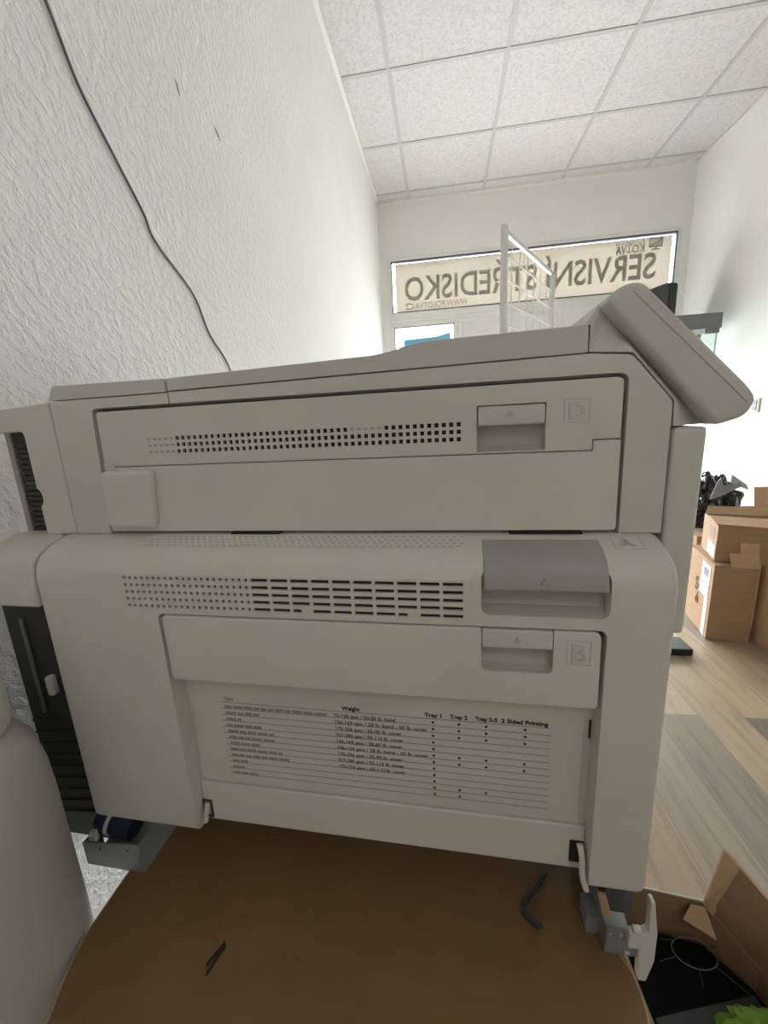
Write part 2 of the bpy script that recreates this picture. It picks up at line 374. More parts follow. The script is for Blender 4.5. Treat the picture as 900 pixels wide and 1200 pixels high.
# --- lower side cover
prof = [(.90, .5415), (F, .5415), (F, .852), (.3362, .862), (.3400, .871), (.3462, .878), (.356, .8835), (UP, .8905), (.90, .8905)]
b = B(); pyz(b, prof, -.4470, .1718)
cuts = []
c = B(); pxz(c, rpoly([(-.3030, .40, 0), (.1197, .40, 0), (.1197, .8197, .008), (-.3030, .8197, .008)], .008), .30, .3555); cuts.append(c)
c = B(); pxz(c, rrect(.0175, .1205, .8305, .8700, .007), .30, .353); cuts.append(c)                     # grip hollow
c = B(); box(c, -.3385, .0075, .30, .341, .8240, .8612); cuts.append(c)                                     # vent opening
lower = obj('lower_side_cover', b, P_BODY, prn, bevel=.009, seg=4, ang=60, cut=cuts)

# vent grille of small square holes and ten columns of slots
holes = []
for r in range(5):
    z = .8578-r*.0075
    for k in range(21): holes.append((-.3352+.00665*k, -.3352+.00665*k+.0030, z-.0015, z+.0015))
    for k in range(10):
        if (r, k) in ((4, 2), (4, 7)): holes.append((-.1960+.0201*k, -.1960+.0201*k+.0085, z-.0017, z+.0017)); continue
        holes.append((-.1960+.0201*k, -.1960+.0201*k+.0172, z-.0017, z+.0017))
b = B(); perf(b, -.3385, .0075, .8240, .8612, holes, lambda u, v, d: (u, F+d, v), .0022); g = obj('vent_grille', b, P_BODY, prn)
b = B(); box(b, -.338, .007, F+.0023, F+.0032, .8245, .8607); obj('vent_shade', b, DARK, g)  # dark sheet added so the holes read as shaded
# faint vent of tiny holes on the sloping shoulder
sl0, sl1 = Vector((0, .356, .8835)), Vector((0, .380, .8905)); sd = (sl1-sl0); sn = Vector((0, -sd.z, sd.y)).normalized()
def slope(u, v, d): p = sl0+sd*v+sn*(.0006-d); return (u, p.y, p.z)
holes = []
for r in range(4):
    for k in range(48):
        if r == 3 and k < 2: continue
        u = -.324+.00683*k+.0034*(r % 2); holes.append((u, u+.0030, .08+r*.21, .08+r*.21+.085))
b = B(); perf(b, -.329, .0085, .02, .93, holes, slope, .0005); obj('shoulder_vent', b, P_BODY, prn)
b = B(); pyz(b, [(slope(0, .03, .00035)[1], slope(0, .03, .00035)[2]), (slope(0, .92, .00035)[1], slope(0, .92, .00035)[2]), (slope(0, .92, .0012)[1], slope(0, .92, .0012)[2]), (slope(0, .03, .0012)[1], slope(0, .03, .0012)[2])], -.328, .0075)
obj('vent_shade', b, FAINT, prn.children[-1])  # greyer floor paints the shade in the tiny holes

# big grey release handle over the shoulder
hp = [(.3705, .8885), (.356, .8848), (.3452, .8792), (.3388, .8722), (.3345, .8630), (.3330, .8545), (.3352, .8528), (.3410, .8620), (.349, .871), (.3705, .879)]
b = B(); pyz(b, hp, .0195, .1185); h1 = obj('release_handle', b, P_HANDLE, prn, bevel=.0016, seg=2, ang=50); h1['label'] = 'wide grey release handle'
b = B(); pyz(b, [(.3535, .870), (.3525, .846), (.347, .836), (.337, .8312), (.337, .8306), (.354, .8306), (.354, .870)], .018, .120); obj('grip_recess', b, P_RECESS, prn, bevel=.001)
b = B(); pxz(b, [(.0655, .8600), (.0715, .8600), (.0685, .8655)], .3322, .3345); box(b, .0675, .0695, .3322, .3345, .8575, .8602); obj('arrow_mark', b, P_RECESS, h1)
b = B()
O = Vector(slope(.1335, .18, -.0004)); text(b, 'A', .017, O, (1, 0, 0), sd.normalized(), .0004, bold=.0003)
for q0, q1 in (((.129, .05), (.152, .05)), ((.152, .05), (.152, .85)), ((.152, .85), (.129, .85)), ((.129, .85), (.129, .05))): tube(b, [slope(*q0, .0004), slope(*q1, .0004)], .0003, 6)
obj('embossed_letter', b, P_EMB, lower)

# tray door B with its handle
b = B(); pxz(b, rpoly([(-.2992, .7440, .005), (.1165, .7440, .005), (.1158, .8178, .008), (-.2996, .8178, .006)], .006), F-.0005, .353)
c = B(); pxz(c, rpoly([(.0175, .7767, .007), (.0778, .7767, .007), (.0778, .84, 0), (.0175, .84, 0)], .007), .32, .3475)
door = obj('tray_door', b, P_DOOR, prn, bevel=.0022, seg=3, ang=50, cut=[c])
b = B(); pyz(b, [(F-.001, .8000), (F-.0015, .8030), (F-.0005, .8168), (.339, .8176), (.347, .8176), (.344, .8050), (.339, .8005)], .0183, .0770); h2 = obj('door_handle', b, P_LID, door, bevel=.001)
b = B(); pyz(b, [(.3473, .8000), (.3465, .787), (.343, .7805), (.3370, .7772), (.3482, .7768), (.3482, .8000)], .0180, .0773); obj('grip_recess', b, P_RECESS, door)
b = B(); pxz(b, [(.0450, .8070), (.0505, .8070), (.04775, .8120)], F-.0022, F-.001); box(b, .0470, .0485, F-.0022, F-.001, .8045, .8072); obj('arrow_mark', b, P_RECESS, h2)
def letter_badge(name, ch, x0, x1, z0, z1, y, parent):
    b = B(); text(b, ch, (z1-z0)*1.02, ((x0+x1)/2, y-.0004, z0+(z1-z0)*.13), (1, 0, 0), (0, 0, 1), .0006, align='CENTER', bold=.0003)
    frame_rect(b, x0, x1, z0, z1, .0009, y-.0004, y+.0005); return obj(name, b, P_EMB, parent)
letter_badge('embossed_letter', 'B', .0885, .1080, .7868, .8100, F-.0005, door)

# label panel with the media chart, rail below it, latches
b = B(); pxz(b, [(-.2985, .5990), (.1125, .5990), (.1125, .7500), (-.2985, .7500)], .3536, .358); lp = obj('label_panel', b, P_LABEL, prn, bevel=.0008)
b = B(); pxz(b, [(-.3028, .5440), (.1195, .5448), (.1195, .5975), (-.3028, .5975)], .3515, .372); obj('lower_rail', b, P_BODY, prn, bevel=.0015)
b = B(); box(b, .1168, .1186, .3546, .3556, .698, .7175); obj('panel_slot', b, DARK, prn)
y = .3534; cb = B()
for k in range(13): z0 = .7062-.0078*k; box(cb, -.262, .083, y-.0001, y+.0002, z0-.0003, z0+.0003)
obj('chart_lines', cb, INK_FAINT, lp)
cb = B()
def tx(s, x, z, size, w=None, align='LEFT', bold=.0001): text(cb, s, size, (x, y, z), (1, 0, 0), (0, 0, 1), .0001, w, align, bold)
for hd, hx, hw in (('Weight', -.1225, .0195), ('Tray 1', -.0367, .0172), ('Tray 2', -.0115, .0172), ('Tray 3-5', .0128, .0212), ('2 Sided Printing', .0375, .0432)):
    tx(hd, hx, .7083, .0062, hw, bold=.00022); obj('chart_heading', cb, INK, lp); cb = B()
rows = [set((1, 2, 3, 4)), set((1, 2, 3, 4)), set((1, 2, 3, 4)), {1}, {1}, set((1, 2, 3, 4)), set((1, 2, 3, 4)), {1}, {1}, {1}, {1, 2, 3}, {1, 2}]
for r, cs in enumerate(rows):
    z = .7022-.0079*r-.0022
    for ci in cs:
        x = (None, -.0286, -.003, .0234, .0598)[ci]
        pxz(cb, [(x+.0014*math.cos(2*PI*k/10), z+.0022+.0014*math.sin(2*PI*k/10)) for k in range(10)], y-.0001, y+.0002)
obj('chart_dots', cb, INK, lp)
cb = B()
wts = ['75-105 gsm / 20-28 lb. bond', '106-169 gsm / 28 lb. bond - 60 lb. cover', '170-256 gsm / 65-90 lb. cover', '257-280 gsm / 95-110 lb. cover', '106-169 gsm / 28-60 lb. cover',
       '106-169 gsm / 28 lb. bond - 60 lb. cover', '170-256 gsm / 65-90 lb. cover', '257-280 gsm / 95-110 lb. cover', '170-256 gsm / 65-110 lb. cover']
for r, s in enumerate(wts): tx(s, -.1318, .6990-.0079*r, .0058, .074*len(s)/len(wts[0])*.88)
obj('chart_weight_print', cb, mat('half_grey_print', (.11, .105, .10), .6), lp)
cb = B()                                                              # left column is too faint to read: grey word strips
tx('Type', -.2575, .7090, .0062)
for r, ln in enumerate((.118, .040, .018, .042, .055, .056, .036, .062, .072, .022, .018, .030)):
    x = -.2570
    while x < -.2570+ln-.004:
        w = min(random.uniform(.006, .014), -.2570+ln-x); z = .6993-.0079*r
        box(cb, x, x+w, y-.0001, y+.0002, z, z+.0028+random.uniform(0, .0008)); x += w+.0016
obj('chart_type_print', cb, INK_FAINT, lp)
# latches at the two lower corners of the recess
b = B(); frame_rect(b, -.3028, -.2915, .5485, .5725, .0018, .3495, .3520); la = obj('latch_frame', b, CHAR, prn)
b = B(); tube(b, smooth_path([(-.2965, .3500, .570), (-.2970, .3480, .562), (-.2990, .3465, .552), (-.3000, .3460, .546)], 5), .0030); obj('latch_hook', b, P_BODY, la)
b = B(); box(b, .1050, .1180, .3500, .3525, .5545, .5805); la = obj('latch_slot', b, DARK, prn, bevel=.0006)
b = B(); tube(b, smooth_path([(.1135, .349, .580), (.1150, .344, .570), (.1150, .341, .556), (.1165, .340, .546), (.1195, .340, .535)], 5), .0030); obj('latch_hook', b, P_BODY, la)

# --- upper body
up = rpoly([(-.4268, .8912, 0), (.1722, .8912, 0), (.1712, 1.0025, .004), (.1382, 1.0408, .004), (.1058, 1.0438, .001), (-.2850, 1.0372, 0), (-.2850, 1.0366, 0), (-.4262, 1.0358, .002)], .003)
b = B(); pxz(b, up, UP, .92)
cuts = []
dp = rpoly([(-.3838, .8800, 0), (.1385, .8800, 0), (.1376, 1.0274, .009), (-.3765, 1.0260, .006)], .006)
c = B(); pxz(c, dp, .36, .394); cuts.append(c)
c = B(); box(c, -.2856, -.2840, .37, .384, 1.0245, 1.045); cuts.append(c)
upper = obj('upper_body', b, P_BODY, prn, bevel=.0012, seg=2, cut=cuts)
b = B(); pxz(b, [(-.3838, .8912), (.1385, .8912), (.1372, 1.026), (-.3752, 1.025)], .3925, .3938); obj('groove_backing', b, P_GREY, prn)
# upper flap (vents, handle) and lower flap
b = B(); pxz(b, rpoly([(-.3738, .9652, .001), (.1120, .9652, .001), (.1120, .9742, .001), (.1342, .9742, .001), (.1338, 1.0242, .006), (-.3720, 1.0222, .004)], .003), UP-.0004, .393)
cuts = []
c = B(); pxz(c, rrect(.0158, .0738, .9668, 1.0072, .001), .36, .392); cuts.append(c)
c = B(); box(c, -.3195, .0065, .37, .3865, .9745, .9965); cuts.append(c)
uf = obj('upper_door', b, P_DOOR, prn, bevel=.0010, cut=cuts)
holes = []
for r in range(3):
    z = .9790+r*.0066
    for k in range(44):
        if r == 2 and 28 <= k <= 32: continue
        u = -.2840+.00656*k; holes.append((u, u+.0037, z-.0019, z+.0019))
b = B(); perf(b, -.3195, .0065, .9745, .9965, holes, lambda u, v, d: (u, UP-.0004+d, v), .0022); g = obj('vent_grille', b, P_DOOR, uf)
b = B(); box(b, -.319, .006, UP+.0020, UP+.0030, .975, .996); obj('vent_shade', b, DARK, uf)  # dark sheet painted as the shade behind the holes
b = B()                                                               # grey pads standing in for shaded blind holes at the left of the three rows and in the gap of the top row
for r in range(3):
    z = .9790+r*.0066
    for k in range(5): box(b, -.3165+.0065*k, -.3165+.0065*k+.0036, UP-.0008, UP-.0003, z-.0012, z+.0012)
obj('blind_vent_marks', b, FAINT, uf); b = B()
for k in range(28, 33): box(b, -.2840+.00656*k, -.2840+.00656*k+.0036, UP-.0008, UP-.0003, .9912, .9936)
obj('blind_vent_marks', b, FAINT, uf)
b = B(); pyz(b, [(UP-.0012, .9895), (UP-.0022, .9925), (UP-.0010, 1.0060), (.384, 1.0068), (.392, 1.0068), (.390, .9960), (.385, .9900)], .0168, .0728); h3 = obj('door_handle', b, P_LID, uf, bevel=.001)
b = B(); pyz(b, [(.3918, 1.006), (.3918, .9668), (.383, .9668), (.390, .9720), (.391, .985), (.391, 1.006)], .0160, .0736); obj('grip_recess', b, P_RECESS, uf)
b = B(); pxz(b, [(.0405, .9970), (.0475, .9970), (.0440, 1.0020)], UP-.0028, UP-.0016); obj('arrow_mark', b, P_RECESS, h3)
letter_badge('embossed_letter', 'D', .0880, .1090, .9890, 1.0090, UP-.0004, uf)
b = B(); pxz(b, rpoly([(-.3808, .8938, .004), (.1356, .8938, .004), (.1346, .9734, .001), (.1128, .9734, .001), (.1128, .9644, .001), (-.3742, .9644, .001)], .003), UP-.0006, .393)
lf = obj('lower_door', b, P_DOOR, prn, bevel=.0010)
b = B(); pxz(b, rpoly([(-.3775, .8990), (-.3200, .8985), (-.3130, .9615), (-.3770, .9608)], .008), UP-.0085, UP+.002); obj('hinge_cover', b, P_DOOR, prn, bevel=.0045, seg=4)
b = B(); box(b, -.3738, -.3610, UP-.0012, UP, .9612, .9690); obj('hinge_tab', b, P_DOOR, uf, bevel=.0003)
b = B(); box(b, -.236, -.182, UP-.0015, .388, .8906, .8932); obj('seam_shade', b, DARK, prn)  # dark bar painted in place of a shaded opening
b = B(); box(b, .045, .108, UP-.0015, .388, .8904, .8930); obj('seam_shade', b, DARK, prn)

# --- scanner lid: hinge end, main lid, rear
b = B(); pxz(b, rpoly([(-.4258, 1.0368, .001), (-.2868, 1.0376, .001), (-.2864, 1.0502, .001), (-.4190, 1.0512, .004)], .003), UP-.0005, .86); obj('lid_hinge_cover', b, P_LID, prn, bevel=.0015, seg=3)
b = B(); pxz(b, rpoly([(-.2838, 1.0384, .001), (.1046, 1.0448, .001), (.1042, 1.0662, .003), (-.034, 1.0642, .02), (-.066, 1.0562, .02), (-.2838, 1.0502, .002)], .003), UP-.0005, .86); obj('scanner_lid', b, P_LID, prn, bevel=.0018, seg=3)
b = B(); box(b, .1043, .1056, UP+.001, .5, 1.0445, 1.066); obj('lid_gap_shade', b, SHADE, prn)  # dark strip fills the gap in place of its shade

# --- front cover at the right end and the tilted operating panel
b = B(); box(b, .1742, .1995, UP-.0005, .92, .7950, .9812); obj('front_cover', b, P_BODY, prn, bevel=.004, seg=3)
b = B()
inn = [(.1056, 1.0455), (.1230, 1.0440), (.1390, 1.0428), (.1560, 1.0230), (.1730, 1.0030), (.1738, .9825)]
ous = [(.1056, 1.0672), (.1150, 1.0830), (.1330, 1.0635), (.1560, 1.0375), (.1840, 1.0055), (.2030, .9825)]
NT = 6; gridv = []
for t in range(NT+1):
    u = t/NT; dy = .0015+.0150*u*u*(3-2*u)
    gridv.append([b.verts.new((a[0]+(c_[0]-a[0])*u, UP+dy, a[1]+(c_[1]-a[1])*u)) for a, c_ in zip(inn, ous)])
for r0, r1 in zip(gridv, gridv[1:]):
    for k in range(len(inn)-1): b.faces.new((r0[k], r0[k+1], r1[k+1], r1[k]))
loop = gridv[0]+[r[-1] for r in gridv[1:-1]]+gridv[-1][::-1]+[r[0] for r in gridv[-2:0:-1]]
back = [b.verts.new((v.co.x, .74, v.co.z)) for v in loop]
for k in range(len(loop)):
    k2 = (k+1) % len(loop); b.faces.new((loop[k], loop[k2], back[k2], back[k]))
b.faces.new(back)
obj('panel_arm', b, P_LID, prn, sharp=50)
slab = rpoly([(.1145, 1.0822, .006), (.1262, 1.0925, .009), (.1400, 1.0942, .010), (.2215, 1.0120, .012), (.2296, 1.0015, .008), (.2240, .9880, .012), (.2030, .9815, .004)], .005, 7)
b = B(); pxz(b, slab, UP-.004, .74); gc_ = B(); slabq(gc_, (.1335, UP-.006, 1.0865), (.2215, UP-.006, .9985), (.2215, UP-.0032, .9985), (.1335, UP-.0032, 1.0865), .0007)
pn = obj('operating_panel', b, P_LID, prn, bevel=.009, seg=6, ang=50, cut=[gc_], sharp=40)
b = B(); d = Vector((.0760, -.0767)).normalized(); n = Vector((.7071, .7071)); n = Vector((-d.y, d.x)); n = n if n.x > 0 else -n
q = [Vector((.1440, 1.0905))+n*.0005, Vector((.2150, 1.0190))+n*.0005]; pxz(b, [tuple(q[0]), tuple(q[1]), tuple(q[1]+n*.0012), tuple(q[0]+n*.0012)], .43, .70); obj('panel_screen', b, BLACK, pn)

# --- rear cover at the left end
notch = [(-.4688+.0052*math.cos(t), .9335+.0095*math.sin(t)) for t in [-PI/2+PI*k/10 for k in range(11)]]
b = B(); pxz(b, [(-.5320, 1.0285), (-.5320, 1.0055), (-.4735, 1.0070), (-.4700, 1.0055), (-.4688, 1.0020)]+notch[::-1]+[(-.4688, .8900), (-.4282, .8915), (-.4282, 1.0350)], UP, .394)
obj('rear_cover', b, P_BODY, prn, bevel=.0012)
b = B()
for k in range(20): box(b, -.5080, -.4645, .3970, .4010, .884+.0062*k, .884+.0062*k+.0042)
box(b, -.5080, -.4645, .4010, .4030, .882, 1.010); obj('rear_louvre', b, SHADE, prn)
b = B(); box(b, -.5140, -.5070, .3950, .4040, .882, 1.010); obj('louvre_bar', b, P_HANDLE, prn, bevel=.0006)
prof2 = [(.40, .8200), (F+.0005, .8200), (F+.0005, .852), (.3367, .862), (.3405, .871), (.3467, .878), (.356, .8830), (UP, .8900), (.40, .8900)]
b = B(); pyz(b, prof2, -.5180, -.4480); obj('rear_lower_cover', b, P_BODY, prn, bevel=.003, seg=2, ang=50)
b = B(); box(b, -.5450, -.4470, .368, .40, .4645, .8195)
for k in range(9): pxz(b, [(-.5440, .50+.018*k), (-.449, .512+.018*k), (-.449, .5145+.018*k), (-.5440, .5025+.018*k)], .3655, .3685)
obj('rear_duct', b, SHADE, prn)
b = B(); box(b, -.5200, -.5160, .3625, .3675, .66, .79); obj('rear_rail', b, P_GREY, prn, bevel=.002)
b = B(); box(b, -.4990, -.4895, .358, .368, .690, .716); obj('cable_clip', b, CAP, prn, bevel=.003)
b = B(); box(b, -.446, .170, .40, .90, .512, .5418); box(b, .142, .168, .352, .41, .495, .5405); obj('base_plate', b, SHADE, prn)
# --- steel foot brackets
b = B(); t = .0016; bplate = B()
hexa(bplate, [(-.4733, F, .4645), (-.3909, F, .4645), (-.3909, F+t, .4645), (-.4733, F+t, .4645), (-.4733, F, .4985), (-.3926, F, .5085), (-.3926, F+t, .5085), (-.4733, F+t, .4985)])
box(b, -.3925, -.3909, F, .52, .4645, .5080); box(b, -.4733, -.4717, F, .36, .4645, .498); box(b, -.4717, -.3925, F, .52, .4645, .4660)
c = B(); tube(c, [(-.4480, .33, .4925), (-.4480, .34, .4925)], .0026); tube(c, [(-.4085, .33, .4965), (-.4085, .34, .4965)], .0026)
fb = obj('foot_bracket', bplate, STEEL, prn, cut=[c]); fb['label'] = 'folded grey steel bracket with two screw holes'; obj('bracket_flange', b, STEEL, fb)
b = B(); tube(b, [(-.462, .36, .515), (-.415, .36, .505)], .017, 18); obj('roller', b, BLUE, fb)
b = B(); tube(b, [(-.447, .36, .512), (-.4425, .36, .511)], .0185, 18); obj('roller_collar', b, P_LID, fb)
b = B(); hexa(b, [(-.4660, F+.002, .4960), (-.4545, F+.002, .4985), (-.4545, F+.008, .4985), (-.4660, F+.008, .4960), (-.4625, F+.002, .512), (-.4560, F+.002, .513), (-.4560, F+.008, .513), (-.4625, F+.008, .512)])
c = B(); tube(c, [(-.4595, .33, .5045), (-.4595, .36, .5045)], .0025); obj('bracket_lug', b, CAP, fb, cut=[c])
bplate = B(); box(bplate, .1385, .1700, F, F+t, .4645, .4985)
b = B(); box(b, .1385, .1401, F, .45, .4645, .4985); box(b, .1385, .170, F, .45, .4645, .466); box(b, .1255, .1385, .350, .372, .4645, .486)
c = B(); tube(c, [(.1440, .33, .4890), (.1440, .34, .4890)], .0024); box(c, .1505, .1550, .33, .34, .4855, .4925)
box(c, .158, .163, .33, .34, .4645, .4705); fb = obj('foot_bracket', bplate, STEEL, prn, cut=[c]); fb['label'] = 'grey steel bracket at the front corner'; obj('bracket_flange', b, STEEL, fb)
b = B(); hexa(b, [(.1385, .344, .4985), (.1470, .344, .4985), (.1470, .346, .4985), (.1385, .346, .4985), (.1340, .350, .519), (.1420, .350, .519), (.1420, .352, .519), (.1340, .352, .519)]); obj('bracket_tab', b, CARD, fb)
b = B(); box(b, .1575, .1680, .3290, .3360, .4840, .5035); box(b, .1610, .1690, .3285, .336, .5035, .5065); obj('corner_block', b, P_LID, fb, bevel=.001)
b = B(); pxz(b, rpoly([(.1695, .4420), (.1772, .4420), (.1825, .4700), (.1825, .5060), (.1772, .5440), (.1735, .5440), (.1745, .5060), (.1672, .5000)], .002), .3300, .3385); obj('corner_cover', b, P_LID, prn, bevel=.001)

# ================================================================== TABLE
def P2(x, y): v = rot @ Vector((x, y, 0)); return (v.x, v.y)
out = [(-.385, .204), (-.401, .240), (-.409, .270), (-.411, .30), (-.412, .34), (-.410, .40), (-.40, .52), (-.36, .72), (-.26, .86), (-.12, .90), (.0, .87), (.09, .75), (.125, .56), (.135, .45), (.142, .385), (.150, .345), (.160, .322), (.162, .30), (.158, .272), (.140, .18), (.10, .09), (.02, .02), (-.117, -.01), (-.26, .02), (-.34, .09), (-.37, .16)]
ring = []
for i in range(len(out)):
    a, bb, c, d = [Vector(out[(i+k) % len(out)]) for k in (-1, 0, 1, 2)]
    for k in range(4):
        t = k/4; q = .5*((2*bb)+(c-a)*t+(2*a-5*bb+4*c-d)*t*t+(3*bb-a-3*c+d)*t**3); ring.append(P2(q.x, q.y))
ZT = .4645
ctr = P2(-.117, .45)
tb = thing('oval_table', 'brown oval wooden table carrying the printer', 'table', (ctr[0], ctr[1], 0))
b = B(); pxy(b, ring, ZT-.022, ZT); obj('table_top', b, TABLE, tb, bevel=.0015)
rc = Vector((ctr[0], ctr[1]))
b = B()
r2 = [tuple(rc+(Vector(p)-rc)*1.004) for p in ring]
loft(b, [[(x, y, ZT-.0215) for x, y in ring], [(x, y, ZT-.0215) for x, y in r2], [(x, y, ZT-.0008) for x, y in r2], [(x, y, ZT-.0008) for x, y in ring]], caps=False); obj('lit_edge', b, EDGE, tb)  # added band, its pale colour stands for light on the edge
for lx, ly in ((-.26, .16), (.03, .16), (-.23, .72), (.01, .72)):
    p = P2(lx, ly); b = B(); lathe(b, [(.016, 0), (.016, .02), (.022, ZT-.06), (.034, ZT-.04), (.034, ZT-.022)], (p[0], p[1], 0), 16); obj('leg', b, TABLE, tb)
# bits lying on the table
def prism_on_table(bm, pts, z0, z1): pxy(bm, [P2(*p) for p in pts], z0, z1)
b = B(); prism_on_table(b, [(-.2515, .286), (-.2495, .284), (-.2590, .2640), (-.2605, .2665)], ZT, ZT+.0012); prism_on_table(b, [(-.2500, .285), (-.2478, .282), (-.2545, .2575), (-.2565, .2580), (-.2545, .270)], ZT, ZT+.0008)
o = obj('wood_splinter', b, mat('dark_brown_chip', (.03, .017, .01), .7), base=(*P2(-.254, .27), ZT)); tag(o, 'tiny dark brown splinter lying alone on the brown table', 'splinter')
b = B()
path = [P2(.094, .398), P2(.080, .380), P2(.0655, .364), P2(.0645, .3575), P2(.072, .350), P2(.079, .345)]
loft(b, [[(x-.003, y-.001, ZT+.0004), (x+.003, y+.001, ZT+.0004), (x+.003, y+.001, ZT+.006), (x-.003, y-.001, ZT+.006)] for x, y in path])
o = obj('metal_clip', b, SHADE, base=(*P2(.07, .36), ZT)); tag(o, 'bent dark grey metal clip lying on the table under the printer', 'clip')

# ================================================================== CANISTER in the lower left corner
cx, cy = -.4735, .263
cn = thing('plastic_canister', 'smooth white plastic canister between the left wall and the brown table', 'canister', (cx, cy, 0))
b = B(); lathe(b, [(.058, 0), (.064, .006), (.066, .12), (.069, .30), (.0705, .45), (.0705, .62), (.069, .66), (.064, .695), (.053, .715), (.047, .72)], (cx, cy, 0), 64); obj('body', b, CANISTER, cn, sharp=60)
b = B(); lathe(b, [(.044, .7205), (.050, .7215), (.0525, .728), (.0525, .775), (.049, .785), (.040, .789)], (cx, cy, 0), 48); obj('cap', b, CAP, cn, sharp=60)

# ================================================================== WIRE GRID PANEL behind the printer
pA, pB = Vector((.2015, 1.5, 0)), Vector((.4690, 2.0, 0)); gd = (pB-pA).normalized(); gn = Vector((-gd.y, gd.x, 0)); L = (pB-pA).length
gp = thing('wire_grid_panel', 'white wire display grid standing behind the printer', 'display grid', tuple((pA+pB)/2))
def post(p, h):
    b = B(); w = .0095
    q = [p+gd*i*w+gn*j*w for i, j in ((-1, -1), (1, -1), (1, 1), (-1, 1))]
    hexa(b, [(v.x, v.y, 0) for v in q]+[(v.x, v.y, h) for v in q]); return obj('post', b, WHITEM, gp, bevel=.001)
post(pA, 1.577); post(pB, 1.565)
b = B(); q = [pA+gn*.006, pB+gn*.006, pB-gn*.006, pA-gn*.006]
hexa(b, [(v.x, v.y, 1.553) for v in q]+[(v.x, v.y, 1.566) for v in q]); obj('top_rail', b, WHITEM, gp)
b = B()
for k in range(20): z = 1.495-.069*k; tube(b, [(*(pA+gd*.008).xy, z), (*(pB-gd*.008).xy, z)], .0023, 6)
for k in range(1, 7): p = pA+gd*(L*k/7)+gn*.004; tube(b, [(p.x, p.y, .18), (p.x, p.y, 1.545)], .0019, 6)
obj('wire_mesh', b, WHITEM, gp)
for p in (pA, pB):
    b = B(); q = [p+gn*.2+gd*.012, p+gn*.2-gd*.012, p-gn*.2-gd*.012, p-gn*.2+gd*.012]
    hexa(b, [(v.x, v.y, 0) for v in q]+[(v.x, v.y, .02) for v in q]); obj('foot', b, WHITEM, gp)

# ================================================================== GLASS CABINET by the right wall with a black case on it
X0, X1, Y0, Y1 = 1.33, 1.945, 3.40, 3.80
cab = thing('glass_cabinet', 'glass display cabinet with a grey top frame by the right wall', 'cabinet', ((X0+X1)/2, (Y0+Y1)/2, 0))
CABF = mat('hazed_aluminium', (.15, .155, .17), .45, .2)  # dark frame paled, haze put into its colour
b = B(); box(b, X0, X1, Y0, Y1, 1.507, 1.609); obj('top_frame', b, CABF, cab, bevel=.003)
b = B(); box(b, X1-.125, X1-.045, Y0-.004, Y0, 1.545, 1.575); obj('frame_label', b, mat('dim_grey_label', (.16, .165, .17), .5), cab)
b = B(); box(b, X1-.09, X1-.012, Y0+.002, Y0+.03, 1.475, 1.507); obj('top_corner', b, CABF, cab)
b = B(); box(b, X0, X1, Y0, Y1, 0, .18); obj('base', b, CABF, cab, bevel=.003)
for (x0, x1, y0, y1) in ((X0+.01, X1-.03, Y0+.008, Y0+.013), (X0+.01, X1-.03, Y1-.013, Y1-.008), (X0+.008, X0+.013, Y0+.015, Y1-.015), (X1-.030, X1-.025, Y0+.015, Y1-.015)):
    b = B(); box(b, x0, x1, y0, y1, .18, 1.507); obj('glass_pane', b, GLASS_G, cab)
for x, y in ((X1-.026, Y0+.0055), (X1-.058, Y1-.0055), (X0+.006, Y0+.0055)):
    b = B(); box(b, x-.004, x+.004, y-.003, y+.003, .18, 1.507); obj('glass_edge', b, GLASS_E, cab)
for z in (.55, .95):
    b = B(); box(b, X0+.02, X1-.035, Y0+.02, Y1-.02, z, z+.006); obj('glass_shelf', b, GLASS_G, cab)
nt = thing('paper_notice', 'white paper notice behind the cabinet glass, its print reversed', 'notice', (1.72, Y0+.04, 1.23))
b = B(); hexa(b, [(1.50, Y0+.030, 1.2265), (1.84, Y0+.030, 1.2265), (1.84, Y0+.032, 1.2265), (1.50, Y0+.032, 1.2265), (1.50, Y0+.036, 1.502), (1.84, Y0+.036, 1.502), (1.84, Y0+.038, 1.502), (1.50, Y0+.038, 1.502)]); obj('sheet', b, PAPER, nt)
GP = mat('grey_print', (.10, .10, .11), .6)
for r in range(5):
    b = B(); x = 1.83-random.uniform(0, .01)
    while x > 1.53:
        w = random.uniform(.02, .055); z = 1.455-.042*r; yy = Y0+.0275+.006*(z-1.2265)/.275
        for k in range(max(1, int(w/.012))): box(b, x-.012*k-.008, x-.012*k, yy, yy+.001, z, z+.022)
        x -= w+.012
    obj('print_line', b, GP, nt)
b = B()
pts = rpoly([(1.36, 1.609, .004), (1.640, 1.609, .004), (1.640, 1.838, .02), (1.575, 1.838, .03), (1.46, 1.800, .03), (1.36, 1.765, .03)], .01)
pxz(b, pts, 3.44, 3.74)
bc = thing('black_case', 'black rounded case standing on top of the glass cabinet', 'case', (1.50, 3.58, 1.609))
obj('shell', b, CHAR, bc, bevel=.012, seg=3)
b = B(); pxz(b, rpoly([(1.602, 1.614, .003), (1.650, 1.614, .003), (1.650, 1.832, .02), (1.602, 1.832, .01)], .006), 3.432, 3.75); obj('end_cap', b, BLACK, bc, bevel=.006)

